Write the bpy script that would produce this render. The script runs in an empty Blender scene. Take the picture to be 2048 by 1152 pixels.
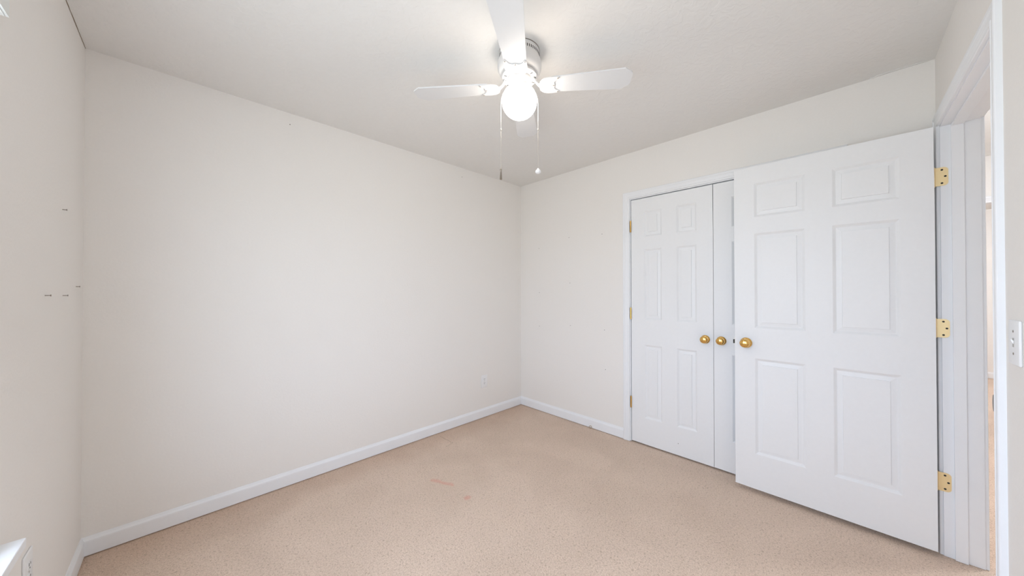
import bpy, bmesh, math, random
from mathutils import Vector, Matrix
random.seed(7)
S = bpy.context.scene
COL = S.collection
PI = math.pi

# ------------------------------------------------------------------ camera
F_PX, PITCH, ROLL, YAW = 663.17, 0.0076, -0.00068, 0.78056
cd = bpy.data.cameras.new('camera')
cd.sensor_width = 36.0
cd.lens = 36.0 * F_PX / 2048.0
cd.clip_start = 0.02
cam = bpy.data.objects.new('camera', cd)
COL.objects.link(cam)
fw = Vector((math.sin(YAW) * math.cos(PITCH), math.cos(YAW) * math.cos(PITCH), math.sin(PITCH)))
rt = Vector((math.cos(YAW), -math.sin(YAW), 0))
up = rt.cross(fw)
r2 = rt * math.cos(ROLL) + up * math.sin(ROLL)
u2 = -rt * math.sin(ROLL) + up * math.cos(ROLL)
M = Matrix((r2, u2, -fw)).transposed().to_4x4()
M.translation = Vector((-2.69149, -2.57486, 1.27181))
cam.matrix_world = M
S.camera = cam

# ------------------------------------------------------------------ world, exposure
S.view_settings.view_transform = 'Standard'
S.view_settings.look = 'None'
S.view_settings.gamma = 1.0
S.view_settings.use_curve_mapping = False
S.view_settings.exposure = 0.06
w = bpy.data.worlds.new('sky')
S.world = w
w.use_nodes = True
nt = w.node_tree
bg = nt.nodes['Background']
tc = nt.nodes.new('ShaderNodeTexCoord')
sx = nt.nodes.new('ShaderNodeSeparateXYZ')
rp = nt.nodes.new('ShaderNodeValToRGB')
rp.color_ramp.elements[0].position = 0.46
rp.color_ramp.elements[0].color = (0.61, 0.645, 0.70, 1)
rp.color_ramp.elements[1].position = 0.54
rp.color_ramp.elements[1].color = (0.83, 0.93, 1.17, 1)
mr = nt.nodes.new('ShaderNodeMapRange')
mr.inputs[1].default_value = -1
mr.inputs[2].default_value = 1
nt.links.new(tc.outputs['Generated'], sx.inputs[0])
nt.links.new(sx.outputs['Z'], mr.inputs[0])
nt.links.new(mr.outputs[0], rp.inputs[0])
nt.links.new(rp.outputs[0], bg.inputs[0])
SKY = 7.6
bg.inputs[1].default_value = SKY
GLOBE = 15.0
HALL_FILL = 130.0  # strength of the added, unseen dome lights beyond the doorway
try:
    S.cycles.max_bounces = 14
    S.cycles.diffuse_bounces = 8
    S.cycles.caustics_reflective = False
    S.cycles.caustics_refractive = False
    S.cycles.sample_clamp_indirect = 6.0
except Exception:
    pass

# room numbers (metres); far corner is the origin, camera looks along +x +y
H = 2.44
W = 3.034      # length of the back wall
L = 2.895      # length of the right wall
WT = 0.117     # wall thickness
WIN_Y0, WIN_Y1, WIN_Z0, WIN_Z1 = -2.76, -1.09, 0.60, 2.04

# light portal in the window opening (guides the daylight sampling only)
pl = bpy.data.lights.new('window_daylight', 'AREA')
pl.shape = 'RECTANGLE'
pl.size = WIN_Y1 - WIN_Y0
pl.size_y = WIN_Z1 - WIN_Z0
pl.cycles.is_portal = True
po = bpy.data.objects.new('window_daylight', pl)
po.location = (-W - WT + 0.002, (WIN_Y0 + WIN_Y1) / 2, (WIN_Z0 + WIN_Z1) / 2)
po.rotation_euler = (PI / 2, 0, -PI / 2)
COL.objects.link(po)

# ------------------------------------------------------------------ materials
def mat(name, col, rough=0.5, metal=0.0, bump=None, spec=0.5, coat=0.0):
    m = bpy.data.materials.new(name)
    m.use_nodes = True
    n = m.node_tree
    b = n.nodes['Principled BSDF']
    b.inputs['Base Color'].default_value = (*col, 1)
    b.inputs['Roughness'].default_value = rough
    b.inputs['Metallic'].default_value = metal
    b.inputs['Specular IOR Level'].default_value = spec
    b.inputs['Coat Weight'].default_value = coat
    g = n.nodes.new('ShaderNodeNewGeometry')
    nz = n.nodes.new('ShaderNodeTexNoise')
    nz.inputs['Scale'].default_value = bump[0] if bump else 40
    nz.inputs['Detail'].default_value = 3
    n.links.new(g.outputs['Position'], nz.inputs['Vector'])
    # faint mottling so no surface is perfectly flat in tone
    mx = n.nodes.new('ShaderNodeMix')
    mx.data_type = 'RGBA'
    mx.inputs['A'].default_value = (*[c * 0.985 for c in col], 1)
    mx.inputs['B'].default_value = (*[min(1, c * 1.015) for c in col], 1)
    n.links.new(nz.outputs['Fac'], mx.inputs['Factor'])
    n.links.new(mx.outputs['Result'], b.inputs['Base Color'])
    if bump:
        bp = n.nodes.new('ShaderNodeBump')
        bp.inputs['Strength'].default_value = bump[1]
        bp.inputs['Distance'].default_value = bump[2]
        n.links.new(nz.outputs['Fac'], bp.inputs['Height'])
        n.links.new(bp.outputs[0], b.inputs['Normal'])
    return m

M_WALL = mat('wall_paint', (0.85, 0.828, 0.797), 0.75, bump=(90, 0.25, 0.002), spec=0.25)
M_TRIM = mat('trim_paint', (0.86, 0.875, 0.895), 0.38, bump=(14, 0.1, 0.001), spec=0.4)
M_DOOR = mat('door_paint', (0.85, 0.86, 0.87), 0.42, bump=(60, 0.12, 0.0006), spec=0.4)
M_FAN = mat('fan_enamel', (0.76, 0.75, 0.74), 0.3)
M_BLADE = mat('blade_white', (0.74, 0.745, 0.75), 0.4)
M_PLATE = mat('plate_plastic', (0.85, 0.855, 0.86), 0.35)
M_DARK = mat('dark_slot', (0.02, 0.018, 0.016), 0.7)
M_HOLE = mat('nail_hole_grey', (0.20, 0.18, 0.16), 0.8)
M_SLOT = mat('slot_grey', (0.45, 0.44, 0.42), 0.6)
M_GAP = mat('crack_brown', (0.22, 0.15, 0.09), 0.9)
M_BRASS = mat('polished_brass', (0.80, 0.50, 0.16), 0.16, metal=1.0)
M_BRASS2 = mat('satin_brass', (0.92, 0.74, 0.42), 0.4, metal=0.6)
M_STEEL = mat('chain_steel', (0.62, 0.58, 0.52), 0.3, metal=0.9)
M_PEWTER = mat('dark_pewter', (0.30, 0.26, 0.22), 0.3, metal=0.9)
M_CLOSET_SHADE = mat('closet_shade', (0.16, 0.14, 0.12), 0.9)  # closet shade put into the wall colour so door gaps read dark
M_BLIND = mat('blind_vinyl', (0.80, 0.82, 0.80), 0.45)
M_TAN = mat('ring_tan', (0.45, 0.33, 0.2), 0.5)

def ceiling_mat():
    m = mat('ceiling_texture', (0.80, 0.79, 0.77), 0.9, spec=0.1)
    n = m.node_tree
    b = n.nodes['Principled BSDF']
    g = n.nodes.new('ShaderNodeNewGeometry')
    a = n.nodes.new('ShaderNodeTexNoise')
    a.inputs['Scale'].default_value = 22
    a.inputs['Detail'].default_value = 6
    a.inputs['Distortion'].default_value = 1.2
    cr = n.nodes.new('ShaderNodeValToRGB')
    cr.color_ramp.elements[0].position = 0.44
    cr.color_ramp.elements[1].position = 0.60
    n.links.new(g.outputs['Position'], a.inputs['Vector'])
    n.links.new(a.outputs['Fac'], cr.inputs[0])
    bp = n.nodes.new('ShaderNodeBump')
    bp.inputs['Strength'].default_value = 0.24
    bp.inputs['Distance'].default_value = 0.003
    n.links.new(cr.outputs[0], bp.inputs['Height'])
    n.links.new(bp.outputs[0], b.inputs['Normal'])
    return m
M_CEIL = ceiling_mat()

def globe_mat(strength, col, name):
    m = bpy.data.materials.new(name)
    m.use_nodes = True
    n = m.node_tree
    b = n.nodes['Principled BSDF']
    b.inputs['Base Color'].default_value = (0.9, 0.88, 0.84, 1)
    b.inputs['Roughness'].default_value = 0.3
    b.inputs['Emission Color'].default_value = (*col, 1)
    b.inputs['Emission Strength'].default_value = strength
    return m
def cap_falloff(m, strength):
    n = m.node_tree
    g = n.nodes.new('ShaderNodeNewGeometry')
    sp = n.nodes.new('ShaderNodeSeparateXYZ')
    q = n.nodes.new('ShaderNodeMapRange')
    q.inputs['From Min'].default_value = 0.50
    q.inputs['From Max'].default_value = 0.82
    q.inputs['To Min'].default_value = strength
    q.inputs['To Max'].default_value = strength * 0.14
    n.links.new(g.outputs['Normal'], sp.inputs[0])
    n.links.new(sp.outputs['Z'], q.inputs['Value'])
    n.links.new(q.outputs[0], n.nodes['Principled BSDF'].inputs['Emission Strength'])
M_GLOBE = globe_mat(GLOBE, (1.0, 0.92, 0.82), 'lit_opal_globe')
cap_falloff(M_GLOBE, GLOBE)
M_ADDED_DOME = globe_mat(HALL_FILL, (0.92, 0.97, 1.06), 'added_hall_dome')  # glow of the unseen domes added to lift the hall and jamb

def carpet_mat():
    m = bpy.data.materials.new('carpet')
    m.use_nodes = True
    n = m.node_tree
    lk = n.links.new
    b = n.nodes['Principled BSDF']
    b.inputs['Roughness'].default_value = 0.95
    b.inputs['Specular IOR Level'].default_value = 0.1
    b.inputs['Sheen Weight'].default_value = 0.15
    g = n.nodes.new('ShaderNodeNewGeometry')
    def noise(s, d, dist=0.0):
        x = n.nodes.new('ShaderNodeTexNoise')
        x.inputs['Scale'].default_value = s
        x.inputs['Detail'].default_value = d
        x.inputs['Distortion'].default_value = dist
        lk(g.outputs['Position'], x.inputs['Vector'])
        return x.outputs['Fac']
    def ramp(src, stops):
        r = n.nodes.new('ShaderNodeValToRGB')
        e = r.color_ramp.elements
        while len(e) < len(stops):
            e.new(0.5)
        for i, (p, c) in enumerate(stops):
            e[i].position = p
            e[i].color = (*c, 1)
        lk(src, r.inputs[0])
        return r.outputs[0]
    def mix(f, a, c, mode='MIX'):
        x = n.nodes.new('ShaderNodeMix')
        x.data_type = 'RGBA'
        x.blend_type = mode
        if isinstance(f, (int, float)):
            x.inputs['Factor'].default_value = f
        else:
            lk(f, x.inputs['Factor'])
        for s, v in (('A', a), ('B', c)):
            if isinstance(v, tuple):
                x.inputs[s].default_value = (*v, 1)
            else:
                lk(v, x.inputs[s])
        return x.outputs['Result']
    def math_(op, a, c=None, clamp=False):
        x = n.nodes.new('ShaderNodeMath')
        x.operation = op
        x.use_clamp = clamp
        for i, v in enumerate((a, c)):
            if v is None:
                continue
            if isinstance(v, (int, float)):
                x.inputs[i].default_value = v
            else:
                lk(v, x.inputs[i])
        return x.outputs[0]
    fib = noise(330, 2)
    fine = ramp(fib, [(0.33, (0.40, 0.28, 0.185)), (0.45, (0.67, 0.53, 0.40)), (0.62, (0.84, 0.70, 0.56))])
    tuft = ramp(noise(120, 3), [(0.35, (0.54, 0.41, 0.30)), (0.52, (0.72, 0.575, 0.445)), (0.7, (0.80, 0.66, 0.53))])
    base = mix(0.45, fine, tuft)
    speck = ramp(noise(105, 2, 0.5), [(0.30, (0.76, 0.72, 0.70)), (0.42, (1.04, 1.02, 1.06))])
    base = mix(1.0, base, speck, 'MULTIPLY')
    big = ramp(noise(2.2, 3, 0.6), [(0.35, (0.97, 0.96, 0.95)), (0.65, (1.06, 1.06, 1.06))])
    base = mix(1.0, base, big, 'MULTIPLY')
    sep = n.nodes.new('ShaderNodeSeparateXYZ')
    lk(g.outputs['Position'], sep.inputs[0])
    X, Y = sep.outputs[0], sep.outputs[1]
    # browner pile within about 25 cm of the back wall, ragged edge
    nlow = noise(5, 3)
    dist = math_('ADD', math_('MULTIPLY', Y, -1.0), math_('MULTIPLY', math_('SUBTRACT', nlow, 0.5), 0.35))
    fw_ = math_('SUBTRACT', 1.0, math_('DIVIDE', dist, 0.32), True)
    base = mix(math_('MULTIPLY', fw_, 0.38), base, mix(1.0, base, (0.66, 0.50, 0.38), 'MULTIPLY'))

    def seg(a, c, r, soft, wob=0.012):
        # soft mask around the floor segment a-c
        ax, ay = a
        dx, dy = c[0] - ax, c[1] - ay
        ll = dx * dx + dy * dy
        wb = math_('MULTIPLY', math_('SUBTRACT', noise(25, 2), 0.5), wob * 4)
        px = math_('ADD', math_('SUBTRACT', X, ax), wb)
        py = math_('SUBTRACT', Y, ay)
        t = math_('DIVIDE', math_('ADD', math_('MULTIPLY', px, dx), math_('MULTIPLY', py, dy)), ll, True)
        ex = math_('SUBTRACT', px, math_('MULTIPLY', t, dx))
        ey = math_('SUBTRACT', py, math_('MULTIPLY', t, dy))
        d = math_('SQRT', math_('ADD', math_('MULTIPLY', ex, ex), math_('MULTIPLY', ey, ey)))
        return math_('SUBTRACT', 1.0, math_('DIVIDE', math_('SUBTRACT', d, r), soft), True)
    red = seg((-1.498, -0.610), (-1.436, -0.752), 0.002, 0.020)
    red2 = seg((-1.446, -0.925), (-1.444, -0.930), 0.004, 0.020)
    base = mix(math_('MULTIPLY', red, 0.45), base, (0.72, 0.26, 0.18))
    base = mix(math_('MULTIPLY', red2, 0.5), base, (0.72, 0.26, 0.18))
    arc = seg((-1.092, -0.064), (-1.091, -0.252), 0.0, 0.006, 0.004)
    base = mix(math_('MULTIPLY', arc, 0.45), base, (0.30, 0.19, 0.11))
    arc2 = seg((-1.091, -0.252), (-1.16, -0.27), 0.0, 0.008, 0.004)
    base = mix(math_('MULTIPLY', arc2, 0.3), base, (0.30, 0.19, 0.11))
    lk(base, b.inputs['Base Color'])
    # pile relief with pressed ridges
    h = math_('ADD', math_('MULTIPLY', fib, 0.004), math_('MULTIPLY', noise(120, 3), 0.006))
    for a, c, amp in (((-1.251, -0.485), (-1.03, -0.507), 0.003), ((-1.546, -0.806), (-1.118, -0.84), -0.006),
                      ((-1.597, -0.452), (-1.419, -0.513), -0.005)):
        h = math_('ADD', h, math_('MULTIPLY', seg(a, c, 0.0, 0.035, 0.006), amp))
    bp = n.nodes.new('ShaderNodeBump')
    bp.inputs['Strength'].default_value = 0.8
    bp.inputs['Distance'].default_value = 1.0
    lk(h, bp.inputs['Height'])
    lk(bp.outputs[0], b.inputs['Normal'])
    return m
M_CARPET = carpet_mat()

# ------------------------------------------------------------------ helpers
def obj(name, bm, m, parent=None, smooth=False, recalc=True):
    if recalc:
        bmesh.ops.recalc_face_normals(bm, faces=bm.faces)
    me = bpy.data.meshes.new(name)
    bm.to_mesh(me)
    bm.free()
    for p in me.polygons:
        p.use_smooth = smooth
    if smooth:
        try:
            me.set_sharp_from_angle(angle=math.radians(38))
        except Exception:
            pass
    me.materials.append(m)
    o = bpy.data.objects.new(name, me)
    COL.objects.link(o)
    if parent:
        o.parent = parent
    return o

def empty(name, loc=(0, 0, 0), rz=0.0):
    o = bpy.data.objects.new(name, None)
    o.location = loc
    o.rotation_euler = (0, 0, rz)
    o.empty_display_size = 0.05
    COL.objects.link(o)
    return o

def tag(o, label, cat, group=None, kind=None):
    o['label'] = label
    o['category'] = cat
    if group:
        o['group'] = group
    if kind:
        o['kind'] = kind
    return o

def box(bm, x0, x1, y0, y1, z0, z1, bev=0.0, seg=2):
    r = bmesh.ops.create_cube(bm, size=1.0)
    vs = r['verts']
    for v in vs:
        v.co = Vector(((x0 + x1) / 2 + v.co.x * (x1 - x0), (y0 + y1) / 2 + v.co.y * (y1 - y0),
                       (z0 + z1) / 2 + v.co.z * (z1 - z0)))
    if bev > 0:
        es = list({e for v in vs for e in v.link_edges})
        bmesh.ops.bevel(bm, geom=es, offset=bev, segments=seg, affect='EDGES', profile=0.5)
    return bm

def boxes(*bs):
    bm = bmesh.new()
    for b in bs:
        box(bm, *b)
    return bm

def lathe(bm, prof, seg=40, mtx=None, cap0=True, cap1=True):
    """profile (r, z) about local z."""
    rings = []
    for r, z in prof:
        if r < 1e-6:
            rings.append([bm.verts.new((0, 0, z))])
        else:
            rings.append([bm.verts.new((r * math.cos(2 * PI * i / seg), r * math.sin(2 * PI * i / seg), z)) for i in range(seg)])
    for a, c in zip(rings, rings[1:]):
        for i in range(seg):
            j = (i + 1) % seg
            if len(a) == 1 and len(c) == 1:
                continue
            if len(a) == 1:
                bm.faces.new((a[0], c[j], c[i]))
            elif len(c) == 1:
                bm.faces.new((a[i], a[j], c[0]))
            else:
                bm.faces.new((a[i], a[j], c[j], c[i]))
    if cap0 and len(rings[0]) > 1:
        bm.faces.new(list(reversed(rings[0])))
    if cap1 and len(rings[-1]) > 1:
        bm.faces.new(rings[-1])
    if mtx is not None:
        vs = [v for r in rings for v in r]
        bmesh.ops.transform(bm, matrix=mtx, verts=vs)
    return bm

def tube(bm, pts, rad, seg=8):
    pts = [Vector(p) for p in pts]
    rings = []
    for i, p in enumerate(pts):
        t = (pts[min(i + 1, len(pts) - 1)] - pts[max(i - 1, 0)]).normalized()
        ref = Vector((0, 0, 1)) if abs(t.z) < 0.9 else Vector((1, 0, 0))
        a = t.cross(ref).normalized()
        b = t.cross(a)
        rr = rad[i] if isinstance(rad, (list, tuple)) else rad
        rings.append([bm.verts.new(p + a * rr * math.cos(2 * PI * k / seg) + b * rr * math.sin(2 * PI * k / seg)) for k in range(seg)])
    for a, c in zip(rings, rings[1:]):
        for k in range(seg):
            j = (k + 1) % seg
            bm.faces.new((a[k], a[j], c[j], c[k]))
    bm.faces.new(list(reversed(rings[0])))
    bm.faces.new(rings[-1])
    return bm

def prism(bm, outline, z0, z1, mtx=None):
    lo = [bm.verts.new((x, y, z0)) for x, y in outline]
    hi = [bm.verts.new((x, y, z1)) for x, y in outline]
    n = len(outline)
    for i in range(n):
        j = (i + 1) % n
        bm.faces.new((lo[i], lo[j], hi[j], hi[i]))
    bm.faces.new(list(reversed(lo)))
    bm.faces.new(hi)
    if mtx is not None:
        bmesh.ops.transform(bm, matrix=mtx, verts=lo + hi)
    return bm

def sweep(bm, stations):
    """stations: list of rings (equal length) of points; joins them and caps the ends."""
    rs = [[bm.verts.new(p) for p in st] for st in stations]
    n = len(rs[0])
    for a, c in zip(rs, rs[1:]):
        for i in range(n):
            j = (i + 1) % n
            bm.faces.new((a[i], a[j], c[j], c[i]))
    bm.faces.new(list(reversed(rs[0])))
    bm.faces.new(rs[-1])
    return bm

# ------------------------------------------------------------------ room shell
X0, X1, Y0 = -W, 2.27, -4.25     # X1: end wall of the hallway
FX1, FY0, FY1 = 5.57, -5.2, -2.6 # room past the hallway

def struct(name, bm, m, label, cat, **k):
    o = obj(name, bm, m, **k)
    return tag(o, label, cat, kind='structure')

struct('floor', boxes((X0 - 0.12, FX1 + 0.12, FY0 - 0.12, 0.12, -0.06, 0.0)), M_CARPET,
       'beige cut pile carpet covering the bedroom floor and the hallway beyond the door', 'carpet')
ceil = struct('ceiling', boxes((X0 - 0.12, FX1 + 0.12, FY0 - 0.12, 0.12, H, H + 0.06)), M_CEIL,
              'off-white ceiling with light knockdown texture above the ceiling fan', 'ceiling')
struct('wall_back', boxes((X0 - 0.12, 0.75, 0.0, 0.12, 0, H)), M_WALL,
       'long bare cream wall on the left of the far corner, with one outlet', 'wall')
# right wall holding the closet opening
CO0, CO1, COZ = -2.519, -1.2865, 2.040    # closet opening between jamb faces, head height
JT = 0.019
struct('wall_right', boxes((0, WT, CO1 + JT, 0, 0, H), (0, WT, -L, CO0 - JT, 0, H), (0, WT, CO0 - JT, CO1 + JT, COZ + JT, H)),
       M_WALL, 'cream wall on the right of the far corner around the closet doors', 'wall')
# front wall holding the bedroom doorway
DX1, DX0, DZ = -0.100, -0.953, 2.061
struct('wall_front', boxes((X0 - 0.12, DX0 - JT, -L - WT, -L, 0, H), (DX1 + JT, X1, -L - WT, -L, 0, H),
                           (DX0 - JT, DX1 + JT, -L - WT, -L, DZ + JT, H)), M_WALL,
       'cream wall at the right edge around the open doorway, with a light switch', 'wall')
struct('wall_left', boxes((X0 - WT, X0, WIN_Y1, 0, 0, H), (X0 - WT, X0, -L, WIN_Y0, 0, H),
                          (X0 - WT, X0, WIN_Y0, WIN_Y1, 0, WIN_Z0), (X0 - WT, X0, WIN_Y0, WIN_Y1, WIN_Z1, H)), M_WALL,
       'cream wall at the left edge with the window and four small nails', 'wall')
# closet interior, hallway and the room beyond
struct('wall_closet', boxes((0.75, 0.81, -L, 0, 0, H), (WT, 0.75, CO1 + 0.12, CO1 + 0.16, 0, H)), M_CLOSET_SHADE,
       'closet interior walls coloured dark for shade behind the paired closet doors', 'wall')
HD0, HD1 = -3.95, -3.14
struct('wall_hall', boxes((X0 - 0.12, X1, Y0 - 0.1, Y0, 0, H), (X1, X1 + 0.11, Y0 - 0.1, HD0, 0, H), (X1, X1 + 0.11, HD1, -L, 0, H),
                          (X1, X1 + 0.11, HD0, HD1, 2.05, H), (X0 - 0.12, X0, Y0, -L - WT, 0, H)), M_WALL,
       'hallway walls seen through the narrow gap of the open doorway', 'wall')
struct('wall_far_room', boxes((FX1, FX1 + 0.1, FY0, FY1, 0, H), (X1 + 0.11, FX1, FY0 - 0.1, FY0, 0, H), (X1 + 0.11, FX1, FY1, FY1 + 0.1, 0, H),
                              (X1, X1 + 0.11, FY0, Y0 - 0.1, 0, H), (X1, X1 + 0.11, -L, FY1 + 0.1, 0, H)), M_WALL,
       'bright cream walls of the room across the hallway', 'wall')

# small nail holes (shallow grey pits) in the walls
def hole(parent, p, axis, r=0.0032):
    bm = bmesh.new()
    m = Matrix.Translation(p)
    if axis == 'x':
        m = m @ Matrix.Rotation(-PI / 2, 4, 'Y')
    elif axis == 'y':
        m = m @ Matrix.Rotation(PI / 2, 4, 'X')
    lathe(bm, [(r, -0.001), (r, 0.0004), (r * 0.4, 0.0008), (0, 0.0006)], 8, m)
    o = obj('nail_hole', bm, M_HOLE, parent)
    return o
wr = bpy.data.objects['wall_right']
for y, z in ((-0.267, 1.720), (-0.655, 1.793), (-1.017, 1.783), (-0.665, 1.345), (-0.273, 1.251), (-0.2725, 0.894),
             (-0.670, 0.929), (-1.039, 0.916), (-1.048, 0.563)):
    hole(wr, (0, y, z), 'x')
wb = bpy.data.objects['wall_back']
for x, z in ((-2.199, 2.3665), (-0.811, 2.354)):
    hole(wb, (x, 0, z), 'y')

# crack along the ceiling joint of the left wall, and the lifted paint by the right corner
bm = bmesh.new()
ys = [-0.0 - i * 0.05 for i in range(30)]
prev = None
for i, y in enumerate(ys):
    wd = 0.0008 + 0.0030 * abs(math.sin(i * 1.7)) * random.random()
    a = bm.verts.new((-W + 0.0005, y, H - 0.001))
    b = bm.verts.new((-W + wd + 0.001, y, H - 0.001))
    c = bm.verts.new((-W + 0.0008, y, H - 0.001 - wd))
    if prev:
        bm.faces.new((prev[1], b, c, prev[2]))
    prev = (a, b, c)
tag(obj('ceiling_crack', bm, M_GAP, ceil), 'thin brown crack at the ceiling joint', 'crack')
del ceil.children[0]['category']
bm = bmesh.new()
pts = []
for i in range(14):
    t = i / 13
    pts.append((-0.004 - 0.010 * abs(math.sin(i * 1.3)) - 0.012 * math.sin(PI * t), -2.87 + 0.20 * t, H - 0.0015))
tube(bm, pts, [0.0015 + 0.0025 * random.random() for _ in pts], 6)
obj('lifted_paint', bm, M_CEIL, ceil, True)

# ------------------------------------------------------------------ baseboards
BH = 0.087
BPROF = [(0, 0.0), (0.012, 0.0), (0.012, 0.062), (0.0112, 0.069), (0.0085, 0.074), (0.006, 0.079), (0.0045, 0.084), (0.003, BH), (0, BH)]
def baseboard(name, p0, p1, n, miter0=0, miter1=0, label=''):
    """p0->p1 along the wall foot, n = inward normal; miter: 1 = inner corner cut."""
    p0, p1, n = Vector(p0), Vector(p1), Vector(n)
    d = (p1 - p0).normalized()
    bm = bmesh.new()
    st = []
    for p, mi, sg in ((p0, miter0, 1), (p1, miter1, -1)):
        st.append([p + n * t + d * (t * mi * sg) + Vector((0, 0, z + 0.005)) for t, z in BPROF])
    sweep(bm, st)
    o = obj(name, bm, M_TRIM)
    return tag(o, label, 'baseboard', kind='structure')
baseboard('baseboard_back', (-W, 0, 0), (0, 0, 0), (0, -1, 0), 1, 1, 'white baseboard along the long bare left-hand wall')
baseboard('baseboard_right', (0, 0, 0), (0, -1.222, 0), (-1, 0, 0), 1, 0, 'short white baseboard between the far corner and the closet casing')
baseboard('baseboard_right', (0, -2.583, 0), (0, -L, 0), (-1, 0, 0), 0, 1, 'white baseboard behind the open door')
baseboard('baseboard_left', (-W, -L, 0), (-W, 0, 0), (1, 0, 0), 1, 1, 'white baseboard at the left edge under the window wall')
baseboard('baseboard_front', (-1.017, -L, 0), (-W, -L, 0), (0, 1, 0), 0, 1, 'white baseboard below the light switch')
baseboard('baseboard_far_room', (FX1, FY0, 0), (FX1, FY1, 0), (-1, 0, 0), 0, 0, 'white baseboard of the room across the hallway')
baseboard('baseboard_hall', (X0, Y0, 0), (X1, Y0, 0), (0, 1, 0), 0, 0, 'white baseboard along the hallway wall')

# ------------------------------------------------------------------ casings and jambs
CW = 0.057
CPROF = [(0.0, 0.0), (0.0, 0.0095), (0.002, 0.0115), (0.010, 0.0120), (0.014, 0.0135), (0.0165, 0.0112), (0.020, 0.0112),
         (0.034, 0.0132), (0.036, 0.0148), (0.0385, 0.0142), (0.041, 0.0160), (0.052, 0.0160), (0.0555, 0.0145), (CW, 0.012), (CW, 0.0)]
def casing(bm, s0, s1, z1, f, z0=0.002):
    """U-shaped casing with mitred corners; f(s, t, z) maps along-wall, out-of-wall, height."""
    st = []
    st.append([f(s0 - u, t, z0) for u, t in CPROF])
    st.append([f(s0 - u, t, z1 + u) for u, t in CPROF])
    st.append([f(s1 + u, t, z1 + u) for u, t in CPROF])
    st.append([f(s1 + u, t, z0) for u, t in CPROF])
    return sweep(bm, st)
R = 0.0065
# closet frame
t1 = empty('trim_1', (0, (CO0 + CO1) / 2, 0))
tag(t1, 'white moulded casing and jambs around the closet double doors', 'door frame', kind='structure')
def child(o, par):
    o.parent = par
    o.matrix_parent_inverse = Matrix.Translation(-Vector(par.location))
    return o
bm = bmesh.new()
casing(bm, CO0 - R, CO1 + R, COZ + R, lambda s, t, z: Vector((-t, s, z)))
child(obj('casing', bm, M_TRIM), t1)
child(obj('jamb', boxes((0.0003, WT, CO1, CO1 + JT - 0.0005, 0.002, COZ + JT - 0.0005), (0.0003, WT, CO0 - JT + 0.0005, CO0, 0.002, COZ + JT - 0.0005),
                        (0.0003, WT, CO0, CO1, COZ, COZ + JT - 0.0005)), M_TRIM), t1)
# bedroom doorway frame
t2 = empty('trim_2', ((DX0 + DX1) / 2, -L, 0))
tag(t2, 'white casing, jambs and door stop around the open bedroom doorway', 'door frame', kind='structure')
bm = bmesh.new()
casing(bm, DX0 - R, DX1 + R, DZ + R, lambda s, t, z: Vector((s, -L + t, z)))
child(obj('casing', bm, M_TRIM), t2)
bm = bmesh.new()
casing(bm, DX0 - R, DX1 + R, DZ + R, lambda s, t, z: Vector((s, -L - WT - t, z)))
child(obj('casing', bm, M_TRIM), t2)
JY0, JY1 = -L - WT + 0.0003, -L - 0.0003
child(obj('jamb', boxes((DX1, DX1 + JT - 0.0005, JY0, JY1, 0.002, DZ + JT - 0.0005), (DX0 - JT + 0.0005, DX0, JY0, JY1, 0.002, DZ + JT - 0.0005),
                        (DX0, DX1, JY0, JY1, DZ, DZ + JT - 0.0005)), M_TRIM), t2)
bm = bmesh.new()
SY0, SY1 = -2.964, -2.927
box(bm, DX1 - 0.011, DX1, SY0, SY1, 0.002, DZ - 0.0002, 0.0015)
box(bm, DX0, DX0 + 0.011, SY0, SY1, 0.002, DZ - 0.0002, 0.0015)
box(bm, DX0 + 0.011, DX1 - 0.011, SY0, SY1, DZ - 0.011, DZ, 0.0015)
child(obj('door_stop_strip', bm, M_TRIM), t2)
# strike plate with its curved lip on the latch side jamb
bm = bmesh.new()
box(bm, DX0, DX0 + 0.0016, -2.925, -2.8945, 0.903, 0.961)
out = []
for k in range(13):
    a = -PI / 2 + PI * k / 12
    out.append((0.0115 * math.cos(a), 0.025 * math.sin(a)))
prism(bm, out, 0, 0.0016, Matrix.Translation((DX0 - 0.004, -2.8835, 0.932)) @ Matrix.Rotation(PI / 2, 4, 'X'))
child(obj('strike_plate', bm, M_PEWTER), t2)
# cased opening at the end of the hallway
t3 = empty('trim_3', (X1, (HD0 + HD1) / 2, 0))
tag(t3, 'white door casing at the far end of the hallway', 'door frame', kind='structure')
bm = bmesh.new()
casing(bm, HD0 + 0.02, HD1 - 0.02, 2.03, lambda s, t, z: Vector((X1 - t, s, z)))
child(obj('casing', bm, M_TRIM), t3)
child(obj('jamb', boxes((X1 + 0.0003, X1 + 0.11, HD0 + 0.0005, HD0 + 0.014, 0.002, 2.036), (X1 + 0.0003, X1 + 0.11, HD1 - 0.014, HD1 - 0.0005, 0.002, 2.036),
                        (X1 + 0.0003, X1 + 0.11, HD0 + 0.014, HD1 - 0.014, 2.036, 2.0495)), M_TRIM), t3)

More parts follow.
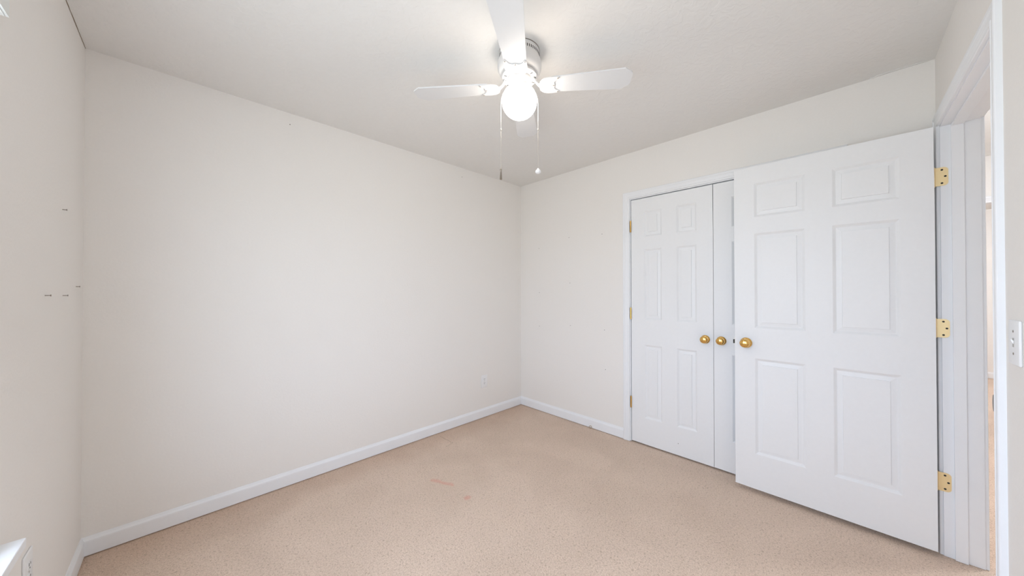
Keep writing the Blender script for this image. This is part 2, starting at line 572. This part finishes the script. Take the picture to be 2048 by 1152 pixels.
# ------------------------------------------------------------------ panel doors
def slab(width, height, th, panels):
    """six-panel moulded door; x 0..width, y 0 (front) .. th, z 0..height."""
    bm = bmesh.new()
    xs = sorted({0.0, width} | {p[0] for p in panels} | {p[1] for p in panels})
    zs = sorted({0.0, height} | {p[2] for p in panels} | {p[3] for p in panels})
    ringspec = [(0.0, 0.0), (0.004, 0.0022), (0.010, 0.0066), (0.0135, 0.0092), (0.017, 0.0092), (0.032, 0.0068), (0.0362, 0.0064), (0.0374, 0.0006)]
    for side in (0, 1):
        yf = 0.0 if side == 0 else th
        sg = 1 if side == 0 else -1
        for i in range(len(xs) - 1):
            for j in range(len(zs) - 1):
                a, b, c, d = xs[i], xs[i + 1], zs[j], zs[j + 1]
                if any(abs(p[0] - a) < 1e-6 and abs(p[1] - b) < 1e-6 and abs(p[2] - c) < 1e-6 and abs(p[3] - d) < 1e-6 for p in panels):
                    prev = None
                    for ins, dep in ringspec:
                        q = [bm.verts.new((x, yf + sg * dep, z)) for x, z in
                             ((a + ins, c + ins), (b - ins, c + ins), (b - ins, d - ins), (a + ins, d - ins))]
                        if prev:
                            for k in range(4):
                                m = (k + 1) % 4
                                bm.faces.new((prev[k], prev[m], q[m], q[k]))
                        prev = q
                    bm.faces.new(prev)
                else:
                    bm.faces.new([bm.verts.new((x, yf, z)) for x, z in ((a, c), (b, c), (b, d), (a, d))])
    for i in range(len(xs) - 1):
        for z in (0, height):
            bm.faces.new([bm.verts.new(p) for p in ((xs[i], 0, z), (xs[i + 1], 0, z), (xs[i + 1], th, z), (xs[i], th, z))])
    for j in range(len(zs) - 1):
        for x in (0, width):
            bm.faces.new([bm.verts.new(p) for p in ((x, 0, zs[j]), (x, 0, zs[j + 1]), (x, th, zs[j + 1]), (x, th, zs[j]))])
    bmesh.ops.remove_doubles(bm, verts=bm.verts, dist=1e-5)
    # ease the outer arrises
    es = []
    for e in bm.edges:
        if len(e.link_faces) == 2 and e.calc_face_angle(0) > 1.4:
            a, b = e.verts
            if all(min(v.co.x, width - v.co.x, v.co.z, height - v.co.z) < 1e-5 and min(abs(v.co.y), abs(v.co.y - th)) < 1e-5 for v in (a, b)):
                es.append(e)
    bmesh.ops.bevel(bm, geom=es, offset=0.0018, segments=2, affect='EDGES', profile=0.5)
    return bm

def knob_meshes(scale=1.0, length=0.058):
    rose = bmesh.new()
    lathe(rose, [(0.0325 * scale, 0), (0.0325 * scale, 0.003), (0.031 * scale, 0.0065), (0.025 * scale, 0.0105), (0.017 * scale, 0.0125), (0.0125, 0.0135)], 40)
    kn = bmesh.new()
    l = length
    r = 0.0275 * scale
    lathe(kn, [(0.0125, 0.0105), (0.0118, 0.02), (0.0125, l * 0.42), (r * 0.70, l * 0.47), (r * 0.92, l * 0.56), (r, l * 0.68), (r * 0.97, l * 0.80),
               (r * 0.86, l * 0.90), (r * 0.66, l * 0.965), (r * 0.40, l * 0.995), (0, l)], 40)
    return rose, kn

def add_knob(parent, x, z, th=None, scale=1.0, length=0.058):
    """knob on the front face (y=0) and, when th is given, on the back too."""
    for back in ([False, True] if th else [False]):
        rose, kn = knob_meshes(scale, length)
        m = Matrix.Translation((x, th if back else 0, z)) @ Matrix.Rotation(-PI / 2 if back else PI / 2, 4, 'X')
        rose.transform(m)
        kn.transform(m)
        k = obj('door_knob', kn, M_BRASS, parent, True)
        k['label'] = 'round polished brass knob'
        obj('rosette', rose, M_BRASS, k, True)

def barrel(bm, x, y, zc, hgt, r):
    n = 5
    for k in range(n):
        z0 = zc - hgt / 2 + hgt * k / n + 0.0004
        z1 = zc - hgt / 2 + hgt * (k + 1) / n - 0.0004
        lathe(bm, [(r, z0), (r, z1)], 16, Matrix.Translation((x, y, 0)))
    lathe(bm, [(r * 0.75, zc - hgt / 2 - 0.003), (r * 0.75, zc + hgt / 2 + 0.003)], 12, Matrix.Translation((x, y, 0)))

# closet doors: two leaves, local x runs from the left edge towards the camera side
CLW, CLH, CLZ = 0.6090, 2.0185, 0.014
cps = []
for a, b in ((0.112, 0.2525), (0.3635, 0.504)):
    for c, d in ((0.212, 0.812), (1.020, 1.597), (1.699, 1.909)):
        cps.append((a, b, c, d))
def closet_leaf(name, y_left, knob_x, hinge_x, hinge_world, lab):
    o = obj(name, slab(CLW, CLH, 0.034, cps), M_DOOR)
    o.location = (0.0, y_left, CLZ)
    o.rotation_euler = (0, 0, -PI / 2)
    tag(o, lab, 'door', kind='structure')
    add_knob(o, knob_x, 0.903, None, 0.95, 0.052)
    for zc in (1.812, 1.079, 0.335):
        bm = bmesh.new()
        barrel(bm, hinge_x, -0.006, zc - CLZ, 0.092, 0.0058)
        h = obj('hinge', bm, M_BRASS, o, True)
        h['label'] = 'brass hinge barrel'
    return o
d2 = closet_leaf('door_2', -1.2915, 0.5585, -0.002, None, 'left leaf of the white six-panel closet doors, fully visible, brass knob at its right edge')
d3 = closet_leaf('door_3', -1.9040, 0.0475, CLW + 0.002, None, 'right leaf of the closet doors, mostly hidden behind the open bedroom door')
# tiny chip on the left leaf
bm = bmesh.new()
lathe(bm, [(0.003, -0.0008), (0.003, 0.0004), (0, 0.0006)], 8, Matrix.Translation((0.37, 0, 0.087)) @ Matrix.Rotation(PI / 2, 4, 'X'))
obj('chip_mark', bm, M_HOLE, d2)

# bedroom door, open 90 degrees, parallel to the closet
MW, MH, MZ = 0.812, 2.026, 0.0295
mps = []
for a, b in ((0.1065, 0.3465), (0.4605, 0.7055)):
    for c, d in ((0.2175, 0.8155), (1.0055, 1.601), (1.7025, 1.9155)):
        mps.append((a, b, c, d))
d1 = obj('door_1', slab(MW, MH, 0.035, mps), M_DOOR)
d1.location = (-0.1397, -2.0594, MZ)
d1.rotation_euler = (0, 0, -PI / 2)
tag(d1, 'large white six-panel bedroom door standing open at the right, nearest the camera', 'door', kind='structure')
add_knob(d1, 0.0615, 0.909, 0.035, 1.0, 0.060)
# latch bolt and faceplate on the free edge
bm = bmesh.new()
box(bm, -0.0012, 0.0, 0.006, 0.029, 0.880, 0.938)
obj('latch_faceplate', bm, M_BRASS2, d1)
bm = bmesh.new()
prism(bm, [(-0.011, 0.011), (-0.001, 0.011), (-0.001, 0.024), (-0.004, 0.024)], 0.897, 0.922)
obj('latch_bolt', bm, M_DARK, d1)
# hinges: knuckles at the pin, one leaf on the jamb with three screws
for zc in (1.819, 1.089, 0.354):
    px, py = -0.0985, -2.8755           # pin, world
    bm = bmesh.new()
    inv = Matrix.Rotation(PI / 2, 4, 'Z') @ Matrix.Translation((0.1397, 2.0594, -MZ))
    barrel(bm, px, py, zc, 0.090, 0.0062)
    bm.transform(inv)
    h = obj('hinge', bm, M_BRASS2, d1, True)
    h['label'] = 'brass butt hinge'
    hh = 0.0445
    out = [(0.0, -hh), (0.028, -hh)]
    for k in range(7):
        a = -PI / 2 + PI / 2 * k / 6
        out.append((0.028 + 0.015 * math.cos(a), -hh + 0.015 + 0.015 * math.sin(a)))
    for k in range(7):
        a = PI / 2 * k / 6
        out.append((0.028 + 0.015 * math.cos(a), hh - 0.015 + 0.015 * math.sin(a)))
    out += [(0.0, hh)]
    # outline (d, z) -> world (x = jamb face, y = pin - d, z)
    lm = Matrix(((0, 0, -1, DX1), (-1, 0, 0, -2.8760), (0, 1, 0, zc), (0, 0, 0, 1)))
    bm = bmesh.new()
    prism(bm, out, 0.0, 0.0014)
    bm.transform(inv @ lm)
    lf = obj('hinge_leaf', bm, M_BRASS2, h)
    for dx, dz in ((0.024, 0.032), (0.034, 0.0), (0.024, -0.032)):
        bm = bmesh.new()
        lathe(bm, [(0.0042, 0.0005), (0.0042, 0.0021), (0.002, 0.0022), (0.0, 0.0018)], 14, Matrix.Translation((dx, dz, 0)))
        bm.transform(inv @ lm)
        bm_o = obj('hinge_screw', bm, M_DARK, h)
bm = bmesh.new()
lathe(bm, [(0.0022, -0.0008), (0.0022, 0.0004), (0, 0.0006)], 8, Matrix.Translation((0.216, 0.0012, 0.372)) @ Matrix.Rotation(PI / 2, 4, 'X'))
obj('chip_mark', bm, M_HOLE, d1)

# ------------------------------------------------------------------ window with raised blind
wn = empty('window_1', (-W, (WIN_Y0 + WIN_Y1) / 2, WIN_Z0))
tag(wn, 'white window at the left edge, its sill corner and blind just in view', 'window', kind='structure')
FR = 0.045
xo = -W - WT + 0.012
def frame_bm(y0, y1, z0, z1, x0, x1, t):
    return boxes((x0, x1, y0, y0 + t, z0, z1), (x0, x1, y1 - t, y1, z0, z1), (x0, x1, y0 + t, y1 - t, z0, z0 + t), (x0, x1, y0 + t, y1 - t, z1 - t, z1))
child(obj('window_frame', frame_bm(WIN_Y0, WIN_Y1, WIN_Z0 + 0.002, WIN_Z1, xo, xo + 0.05, 0.03), M_TRIM), wn)
zm = (WIN_Z0 + WIN_Z1) / 2
gl = bpy.data.materials.new('window_glass')
gl.use_nodes = True
g_ = gl.node_tree
g_.nodes.remove(g_.nodes['Principled BSDF'])
tr = g_.nodes.new('ShaderNodeBsdfTransparent')
tr.inputs[0].default_value = (0.96, 0.98, 0.97, 1)
gs = g_.nodes.new('ShaderNodeBsdfGlossy')
gs.inputs['Roughness'].default_value = 0.02
ms = g_.nodes.new('ShaderNodeMixShader')
ms.inputs[0].default_value = 0.05
g_.links.new(tr.outputs[0], ms.inputs[1])
g_.links.new(gs.outputs[0], ms.inputs[2])
g_.links.new(ms.outputs[0], g_.nodes['Material Output'].inputs[0])
YM = (WIN_Y0 + WIN_Y1) / 2
child(obj('window_mullion', boxes((xo, xo + 0.05, YM - 0.03, YM + 0.03, WIN_Z0 + 0.032, WIN_Z1 - 0.03)), M_TRIM), wn)
for ya, yb in ((WIN_Y0 + 0.032, YM - 0.031), (YM + 0.031, WIN_Y1 - 0.032)):
    for z0, z1, dx in ((WIN_Z0 + 0.034, zm + 0.02, 0.024), (zm - 0.018, WIN_Z1 - 0.032, 0.004)):
        s = child(obj('window_sash', frame_bm(ya, yb, z0, z1, xo + dx, xo + dx + 0.018, 0.036), M_TRIM), wn)
        gp = obj('window_pane', boxes((xo + dx + 0.007, xo + dx + 0.011, ya + 0.034, yb - 0.034, z0 + 0.034, z1 - 0.034)), gl)
        gp.parent = s
bm = bmesh.new()
SZ = 0.594
# stool: inner board through the opening plus the horned nosing in front of the wall
box(bm, xo + 0.05, -W + 0.001, WIN_Y0 + 0.001, WIN_Y1 - 0.001, WIN_Z0 + 0.0005, WIN_Z0 + 0.004)
box(bm, -W + 0.0005, -W + 0.043, WIN_Y0 - 0.07, -1.004, SZ - 0.016, SZ + 0.0101, 0.003)
child(obj('window_sill', bm, M_TRIM), wn)
bm = bmesh.new()
box(bm, -W + 0.0005, -W + 0.012, WIN_Y0 - 0.045, -1.030, SZ - 0.075, SZ - 0.0165, 0.002)
child(obj('sill_apron', bm, M_TRIM), wn)
# outside-mounted raised blind
bl = empty('window_blind', (-W, (WIN_Y0 + WIN_Y1) / 2, WIN_Z1 - 0.08))
tag(bl, 'white raised blind over the window, at the top left edge of the photo', 'blind')
B0, B1 = WIN_Y0 - 0.02, -1.068
child(obj('blind_valance', boxes((-W + 0.0165, -W + 0.0215, B0, B1, 1.972, 2.062)), M_BLIND), bl)
child(obj('blind_headrail', boxes((-W + 0.001, -W + 0.0162, B0 + 0.004, B1 - 0.004, 2.030, 2.060)), M_BLIND), bl)
bm = bmesh.new()
for k in range(16):
    z = 1.985 + k * 0.0028
    box(bm, -W + 0.001, -W + 0.0155, B0 + 0.006, B1 - 0.006, z, z + 0.0010)
child(obj('blind_slats', bm, M_BLIND), bl)
child(obj('blind_bottom_rail', boxes((-W + 0.001, -W + 0.0160, B0 + 0.004, B1 - 0.004, 1.970, 1.983)), M_BLIND), bl)

# nails in the left wall
def nail(y, z, ln, lab):
    bm = bmesh.new()
    c = Vector((-W, y, z))
    m = Matrix.Translation(c) @ Matrix.Rotation(PI / 2, 4, 'Y')
    lathe(bm, [(0.0014, -0.004), (0.0014, ln), (0.0032, ln), (0.0032, ln + 0.0015), (0, ln + 0.002)], 10, m)
    tag(obj('nail', bm, M_PEWTER), lab, 'nail', 'nails in the left wall')
nail(-0.392, 1.5937, 0.010, 'highest small dark nail in the left wall, alone well above the other three')
nail(-0.148, 1.291, 0.010, 'small dark nail in the left wall closest to the wall corner')
nail(-0.615, 1.2555, 0.012, 'small dark nail in the left wall farthest from the corner')
nail(-0.375, 1.2531, 0.012, 'small dark nail in the left wall, middle one of the lower three')

# ------------------------------------------------------------------ wall plates
def duplex_outlet(name, loc, rz, wd, hg, lab):
    o = empty(name, loc, rz)
    tag(o, lab, 'outlet')
    bm = bmesh.new()
    box(bm, -wd / 2, wd / 2, -0.0055, 0, -hg / 2, hg / 2, 0.0028, 3)
    obj('cover_plate', bm, M_PLATE, o, True)
    for dz in (0.0195, -0.0195):
        out = []
        for k in range(24):
            a = 2 * PI * k / 24
            out.append((max(-0.0165, min(0.0165, 0.0175 * math.cos(a) * 1.05)), 0.0143 * math.sin(a)))
        bm = bmesh.new()
        prism(bm, out, 0.0045, 0.0072, Matrix.Translation((0, 0, dz)) @ Matrix.Rotation(PI / 2, 4, 'X'))
        s = obj('socket', bm, M_PLATE, o)
        bm = bmesh.new()
        box(bm, -0.0076, -0.0052, -0.0077, -0.0068, dz + 0.000, dz + 0.009)
        box(bm, 0.0052, 0.0076, -0.0077, -0.0068, dz + 0.001, dz + 0.008)
        lathe(bm, [(0.0024, 0.0068), (0.0024, 0.0077)], 12, Matrix.Translation((0, 0, dz - 0.0075)) @ Matrix.Rotation(PI / 2, 4, 'X'))
        obj('socket_slots', bm, M_DARK, s)
    bm = bmesh.new()
    lathe(bm, [(0.003, 0.005), (0.003, 0.0066), (0.001, 0.007)], 12, Matrix.Rotation(PI / 2, 4, 'X'))
    obj('screw', bm, M_STEEL, o)
    return o
duplex_outlet('power_outlet', (-0.537, 0, 0.360), 0, 0.079, 0.124, 'white duplex outlet low on the long bare wall near the far corner')
duplex_outlet('power_outlet', (-W, -0.783, 0.400), PI / 2, 0.079, 0.124, 'white outlet plate on the left wall below the sill, cut by the bottom frame edge')

sw = empty('light_switch', (-1.105, -L, 1.131), PI)
tag(sw, 'white toggle light switch on the wall at the right edge beside the doorway', 'light switch')
bm = bmesh.new()
box(bm, -0.041, 0.041, -0.0058, 0, -0.060, 0.060, 0.003, 3)
obj('cover_plate', bm, M_PLATE, sw, True)
bm = bmesh.new()
box(bm, -0.0055, 0.0055, -0.0062, -0.0052, -0.012, 0.012)
obj('toggle_slot', bm, M_SLOT, sw)
bm = bmesh.new()
sweep(bm, [[(-0.004, -0.005, 0.004), (0.004, -0.005, 0.004), (0.004, -0.005, -0.006), (-0.004, -0.005, -0.006)],
           [(-0.0032, -0.0105, 0.010), (0.0032, -0.0105, 0.010), (0.0032, -0.0095, 0.003), (-0.0032, -0.0095, 0.003)]])
obj('toggle', bm, M_PLATE, sw)
for dz in (0.030, -0.030):
    bm = bmesh.new()
    lathe(bm, [(0.0032, 0.005), (0.0032, 0.0066), (0.001, 0.007)], 12, Matrix.Translation((0, 0, dz)) @ Matrix.Rotation(PI / 2, 4, 'X'))
    obj('screw', bm, M_PEWTER, sw)

# small tan ring lying on the carpet against the right baseboard
bm = bmesh.new()
ring = []
for k in range(23):
    a = 2 * PI * k / 24
    ring.append((0.0115 * math.cos(a), 0.003 * math.sin(2 * a), 0.0145 + 0.0115 * math.sin(a)))
tube(bm, ring, 0.0022, 8)
o = obj('metal_ring', bm, M_TAN, smooth=True)
o.location = (-0.024, -0.905, 0)
o.rotation_euler = (0, 0, 2.13)
tag(o, 'tiny tan ring standing on the carpet against the baseboard left of the closet', 'ring')

# ------------------------------------------------------------------ ceiling fan
FC = Vector((-1.525, -1.450, 0))
fan = empty('ceiling_fan', (FC.x, FC.y, H), 0.0)
tag(fan, 'white four-blade flush-mount ceiling fan with a lit opal globe light', 'ceiling fan')
def zz(prof):
    return [(r, z - H) for r, z in prof]
bm = bmesh.new()
lathe(bm, zz([(0.096, 2.440), (0.0985, 2.437), (0.0985, 2.403), (0.0997, 2.399), (0.1035, 2.394), (0.1075, 2.380), (0.1085, 2.368), (0.1065, 2.354),
              (0.101, 2.342), (0.092, 2.333), (0.080, 2.328), (0.060, 2.326)]), 64)
obj('motor_housing', bm, M_FAN, fan, True)
bm = bmesh.new()
for k in range(60):
    a = 2 * PI * k / 60
    b2 = bmesh.new()
    box(b2, 0.0975, 0.0990, -0.0019, 0.0019, 2.4065 - H, 2.4195 - H)
    b2.transform(Matrix.Rotation(a, 4, 'Z'))
    me = bpy.data.meshes.new('t')
    b2.to_mesh(me)
    b2.free()
    bm.from_mesh(me)
    bpy.data.meshes.remove(me)
obj('vent_slots', bm, M_DARK, fan)
bm = bmesh.new()
lathe(bm, zz([(0.0995, 2.4398), (0.0995, 2.4375), (0.0965, 2.4372)]), 64)
obj('mounting_gasket', bm, M_PEWTER, fan, True)
# rotor ring the blade irons bolt to, switch cup, neck
bm = bmesh.new()
lathe(bm, zz([(0.060, 2.3262), (0.084, 2.3255), (0.0865, 2.321), (0.0865, 2.3135), (0.083, 2.310), (0.064, 2.3085)]), 56)
obj('rotor', bm, M_FAN, fan, True)
bm = bmesh.new()
lathe(bm, zz([(0.058, 2.3085), (0.060, 2.304), (0.0585, 2.296), (0.052, 2.288), (0.044, 2.284), (0.0385, 2.2835)]), 48)
sc_ = obj('switch_housing', bm, M_FAN, fan, True)
for k in range(12):
    bm = bmesh.new()
    box(bm, 0.066, 0.080, -0.0016, 0.0016, 2.3080 - H, 2.3092 - H)
    bm.transform(Matrix.Rotation(2 * PI * k / 12 + 0.1, 4, 'Z'))
    obj('rotor_slot', bm, M_DARK, bpy.data.objects['rotor'])
bm = bmesh.new()
lathe(bm, zz([(0.0385, 2.2838), (0.0385, 2.262), (0.0400, 2.260), (0.0400, 2.254)]), 48)
obj('light_fitter', bm, M_FAN, fan, True)
# globe
bm = bmesh.new()
gr, gz = 0.0855, 2.1985
prof = [(0.037, 2.2545), (0.037, gz + math.sqrt(gr**2 - 0.037**2) * 0.98 - 0.001)]
a0 = math.acos(0.037 / gr)
for k in range(33):
    a = a0 - (a0 + PI / 2) * k / 32
    prof.append((max(0.0, gr * math.cos(a)), gz + gr * 0.98 * math.sin(a)))
prof[-1] = (0.0, gz - gr * 0.98)
lathe(bm, zz([(0.037, 2.2595)] + prof[1:]), 56)
gobj = obj('glass_globe', bm, M_GLOBE, fan, True)
gobj['label'] = 'lit round opal glass globe'
# blades and their irons
BZ = 2.270
def blade_outline():
    # x along the blade from the iron, y across
    pts = []
    r0, r1 = 0.150, 0.530
    w0, w1 = 0.050, 0.0655
    pts.append((r0 + 0.006, -w0 + 0.002))
    pts.append((r1 - 0.044, -w1 + 0.001))
    for k in range(6):
        a = -PI / 2 + (PI / 4) * k / 5
        pts.append((r1 - 0.042 + 0.014 * math.cos(a), -w1 + 0.014 + 0.014 * math.sin(a)))
    for k in range(6):
        a = -PI / 4 + (PI / 4) * k / 5
        pts.append((r1 - 0.030 + 0.030 * math.cos(a), -0.026 + 0.024 * math.sin(a)))
    for k in range(6):
        a = (PI / 4) * k / 5
        pts.append((r1 - 0.030 + 0.030 * math.cos(a), 0.026 + 0.024 * math.sin(a)))
    for k in range(6):
        a = PI / 4 + (PI / 4) * k / 5
        pts.append((r1 - 0.042 + 0.014 * math.cos(a), w1 - 0.014 + 0.014 * math.sin(a)))
    pts.append((r1 - 0.044, w1 - 0.001))
    pts.append((r0 + 0.006, w0 - 0.002))
    pts.append((r0, w0 - 0.010))
    pts.append((r0, -w0 + 0.010))
    return pts
def make_blade(ang):
    root = Matrix.Rotation(ang, 4, 'Z') @ Matrix.Translation((0, 0, BZ - H)) @ Matrix.Rotation(PITCHB, 4, 'X')
    bm = bmesh.new()
    prism(bm, blade_outline(), 0.0, 0.0055, root)
    b = obj('fan_blade', bm, M_BLADE, fan)
    # iron: plate with scalloped (two-horned) outer edge under the blade
    out = [(0.099, -0.014), (0.102, -0.026), (0.110, -0.038), (0.122, -0.0465), (0.136, -0.0515), (0.150, -0.0525), (0.186, -0.051), (0.193, -0.046), (0.190, -0.039),
           (0.180, -0.034), (0.171, -0.024), (0.168, -0.014), (0.171, -0.005), (0.172, 0.0), (0.171, 0.005), (0.168, 0.014), (0.171, 0.024),
           (0.180, 0.034), (0.190, 0.039), (0.193, 0.046), (0.186, 0.051), (0.150, 0.0525), (0.136, 0.0515), (0.122, 0.0465), (0.110, 0.038), (0.102, 0.026), (0.099, 0.014)]
    bm = bmesh.new()
    prism(bm, out, -0.0045, -0.0003, root)
    it = obj('blade_iron', bm, M_FAN, fan)
    # curved arm back to the rotor
    bm = bmesh.new()
    st = []
    for k in range(9):
        t = k / 8
        x = 0.070 + 0.040 * t
        z = (2.3065 - H) * (1 - t) + (BZ - H - 0.0035) * t - 0.008 * math.sin(PI * t)
        wdt = 0.017 - 0.008 * math.sin(PI * t)
        th = 0.0045
        tw = PITCHB * t
        ring_ = [(-wdt, -th), (wdt, -th), (wdt * 0.8, th), (-wdt * 0.8, th)]
        st.append([Matrix.Rotation(ang, 4, 'Z') @ Vector((x, y * math.cos(tw) - q * math.sin(tw), z + y * math.sin(tw) + q * math.cos(tw))) for y, q in ring_])
    sweep(bm, st)
    obj('iron_arm', bm, M_FAN, it, True)
    # raised ribs and screws on the plate
    bm = bmesh.new()
    for y in (-0.024, 0.0, 0.024):
        b2 = bmesh.new()
        tube(b2, [(0.112 + abs(y) * 0.5, y * 0.7, -0.0045), (0.135, y, -0.0060), (0.158, y * 1.1, -0.0045)], [0.002, 0.004, 0.002], 8)
        b2.transform(root)
        me = bpy.data.meshes.new('t')
        b2.to_mesh(me)
        b2.free()
        bm.from_mesh(me)
        bpy.data.meshes.remove(me)
    obj('iron_ribs', bm, M_FAN, it, True)
    for x, y in ((0.186, -0.044), (0.186, 0.044), (0.166, 0.0)):
        bm = bmesh.new()
        lathe(bm, [(0.0038, -0.0044), (0.0038, -0.0058), (0.002, -0.0068), (0, -0.007)], 12, Matrix.Translation((x, y, 0)))
        bm.transform(root)
        obj('screw', bm, M_STEEL, it, True)
PITCHB = math.radians(-6.5)
for k in range(4):
    make_blade(math.radians(-52.0 + 90 * k))
# pull chains
def chain(side, zbot, kind):
    R_ = Vector((0.7105, -0.7037, 0)) * side
    def P(r, z):
        return R_ * r + Vector((0, 0, z - H))
    c = empty('pull_chain')
    c.parent = fan
    pts = [P(0.040, 2.286), P(0.052, 2.281), P(0.068, 2.262), P(0.082, 2.235), P(0.0895, 2.208), P(0.091, 2.18), P(0.091, 2.06)]
    bm = bmesh.new()
    tube(bm, pts, 0.0009, 6)
    obj('upper_chain', bm, M_FAN if side > 0 else M_FAN, c, True)
    bm = bmesh.new()
    lathe(bm, [(0.001, 2.066 - H), (0.0028, 2.063 - H), (0.0028, 2.055 - H), (0.001, 2.052 - H)], 12, Matrix.Translation(R_ * 0.091))
    obj('chain_connector', bm, M_STEEL, c, True)
    bm = bmesh.new()
    z = 2.050
    while z > zbot:
        bmesh.ops.create_icosphere(bm, subdivisions=1, radius=0.0016, matrix=Matrix.Translation(P(0.091, z)))
        z -= 0.0042
    tube(bm, [P(0.091, 2.052), P(0.091, zbot)], 0.0006, 5)
    obj('bead_chain', bm, M_STEEL, c, True)
    bm = bmesh.new()
    T = Matrix.Translation(R_ * 0.091)
    if kind == 'metal':
        lathe(bm, [(0, zbot - H + 0.002), (0.0035, zbot - H), (0.0048, zbot - H - 0.003), (0.0048, zbot - H - 0.007), (0.0036, zbot - H - 0.009), (0.0038, zbot - H - 0.02),
                   (0.0055, zbot - H - 0.047), (0.0058, zbot - H - 0.052), (0.004, zbot - H - 0.053)], 20, T)
        o = obj('chain_pull', bm, M_PEWTER, c, True)
        o['label'] = 'tapered dark metal pull'
    else:
        lathe(bm, [(0, zbot - H + 0.004), (0.003, zbot - H + 0.002), (0.007, zbot - H - 0.003), (0.0072, zbot - H - 0.005), (0.0125, zbot - H - 0.009),
                   (0.0138, zbot - H - 0.014), (0.0125, zbot - H - 0.020), (0.007, zbot - H - 0.0235), (0, zbot - H - 0.0245)], 24, T)
        o = obj('chain_pull', bm, M_PLATE, c, True)
        o['label'] = 'white ball-shaped pull'
chain(-1, 1.868, 'metal')
chain(1, 1.868, 'ball')

# ------------------------------------------------------------------ unseen lights added past the doorway to brighten hall and jamb
def dome(x, y, lab):
    o = empty('added_ceiling_light', (x, y, H))
    tag(o, lab, 'added ceiling light')
    bm = bmesh.new()
    lathe(bm, [(0.15, 0), (0.15, -0.02), (0.14, -0.025)], 40)
    obj('light_base', bm, M_FAN, o, True)
    bm = bmesh.new()
    lathe(bm, [(0.138, -0.0255), (0.132, -0.045), (0.11, -0.07), (0.07, -0.088), (0, -0.095)], 40)
    obj('light_diffuser', bm, M_ADDED_DOME, o, True)
dome(0.6, -3.65, 'added unseen dome light on the hallway ceiling outside the bedroom')
dome(4.0, -3.9, 'added unseen dome light on the ceiling of the room across the hallway')
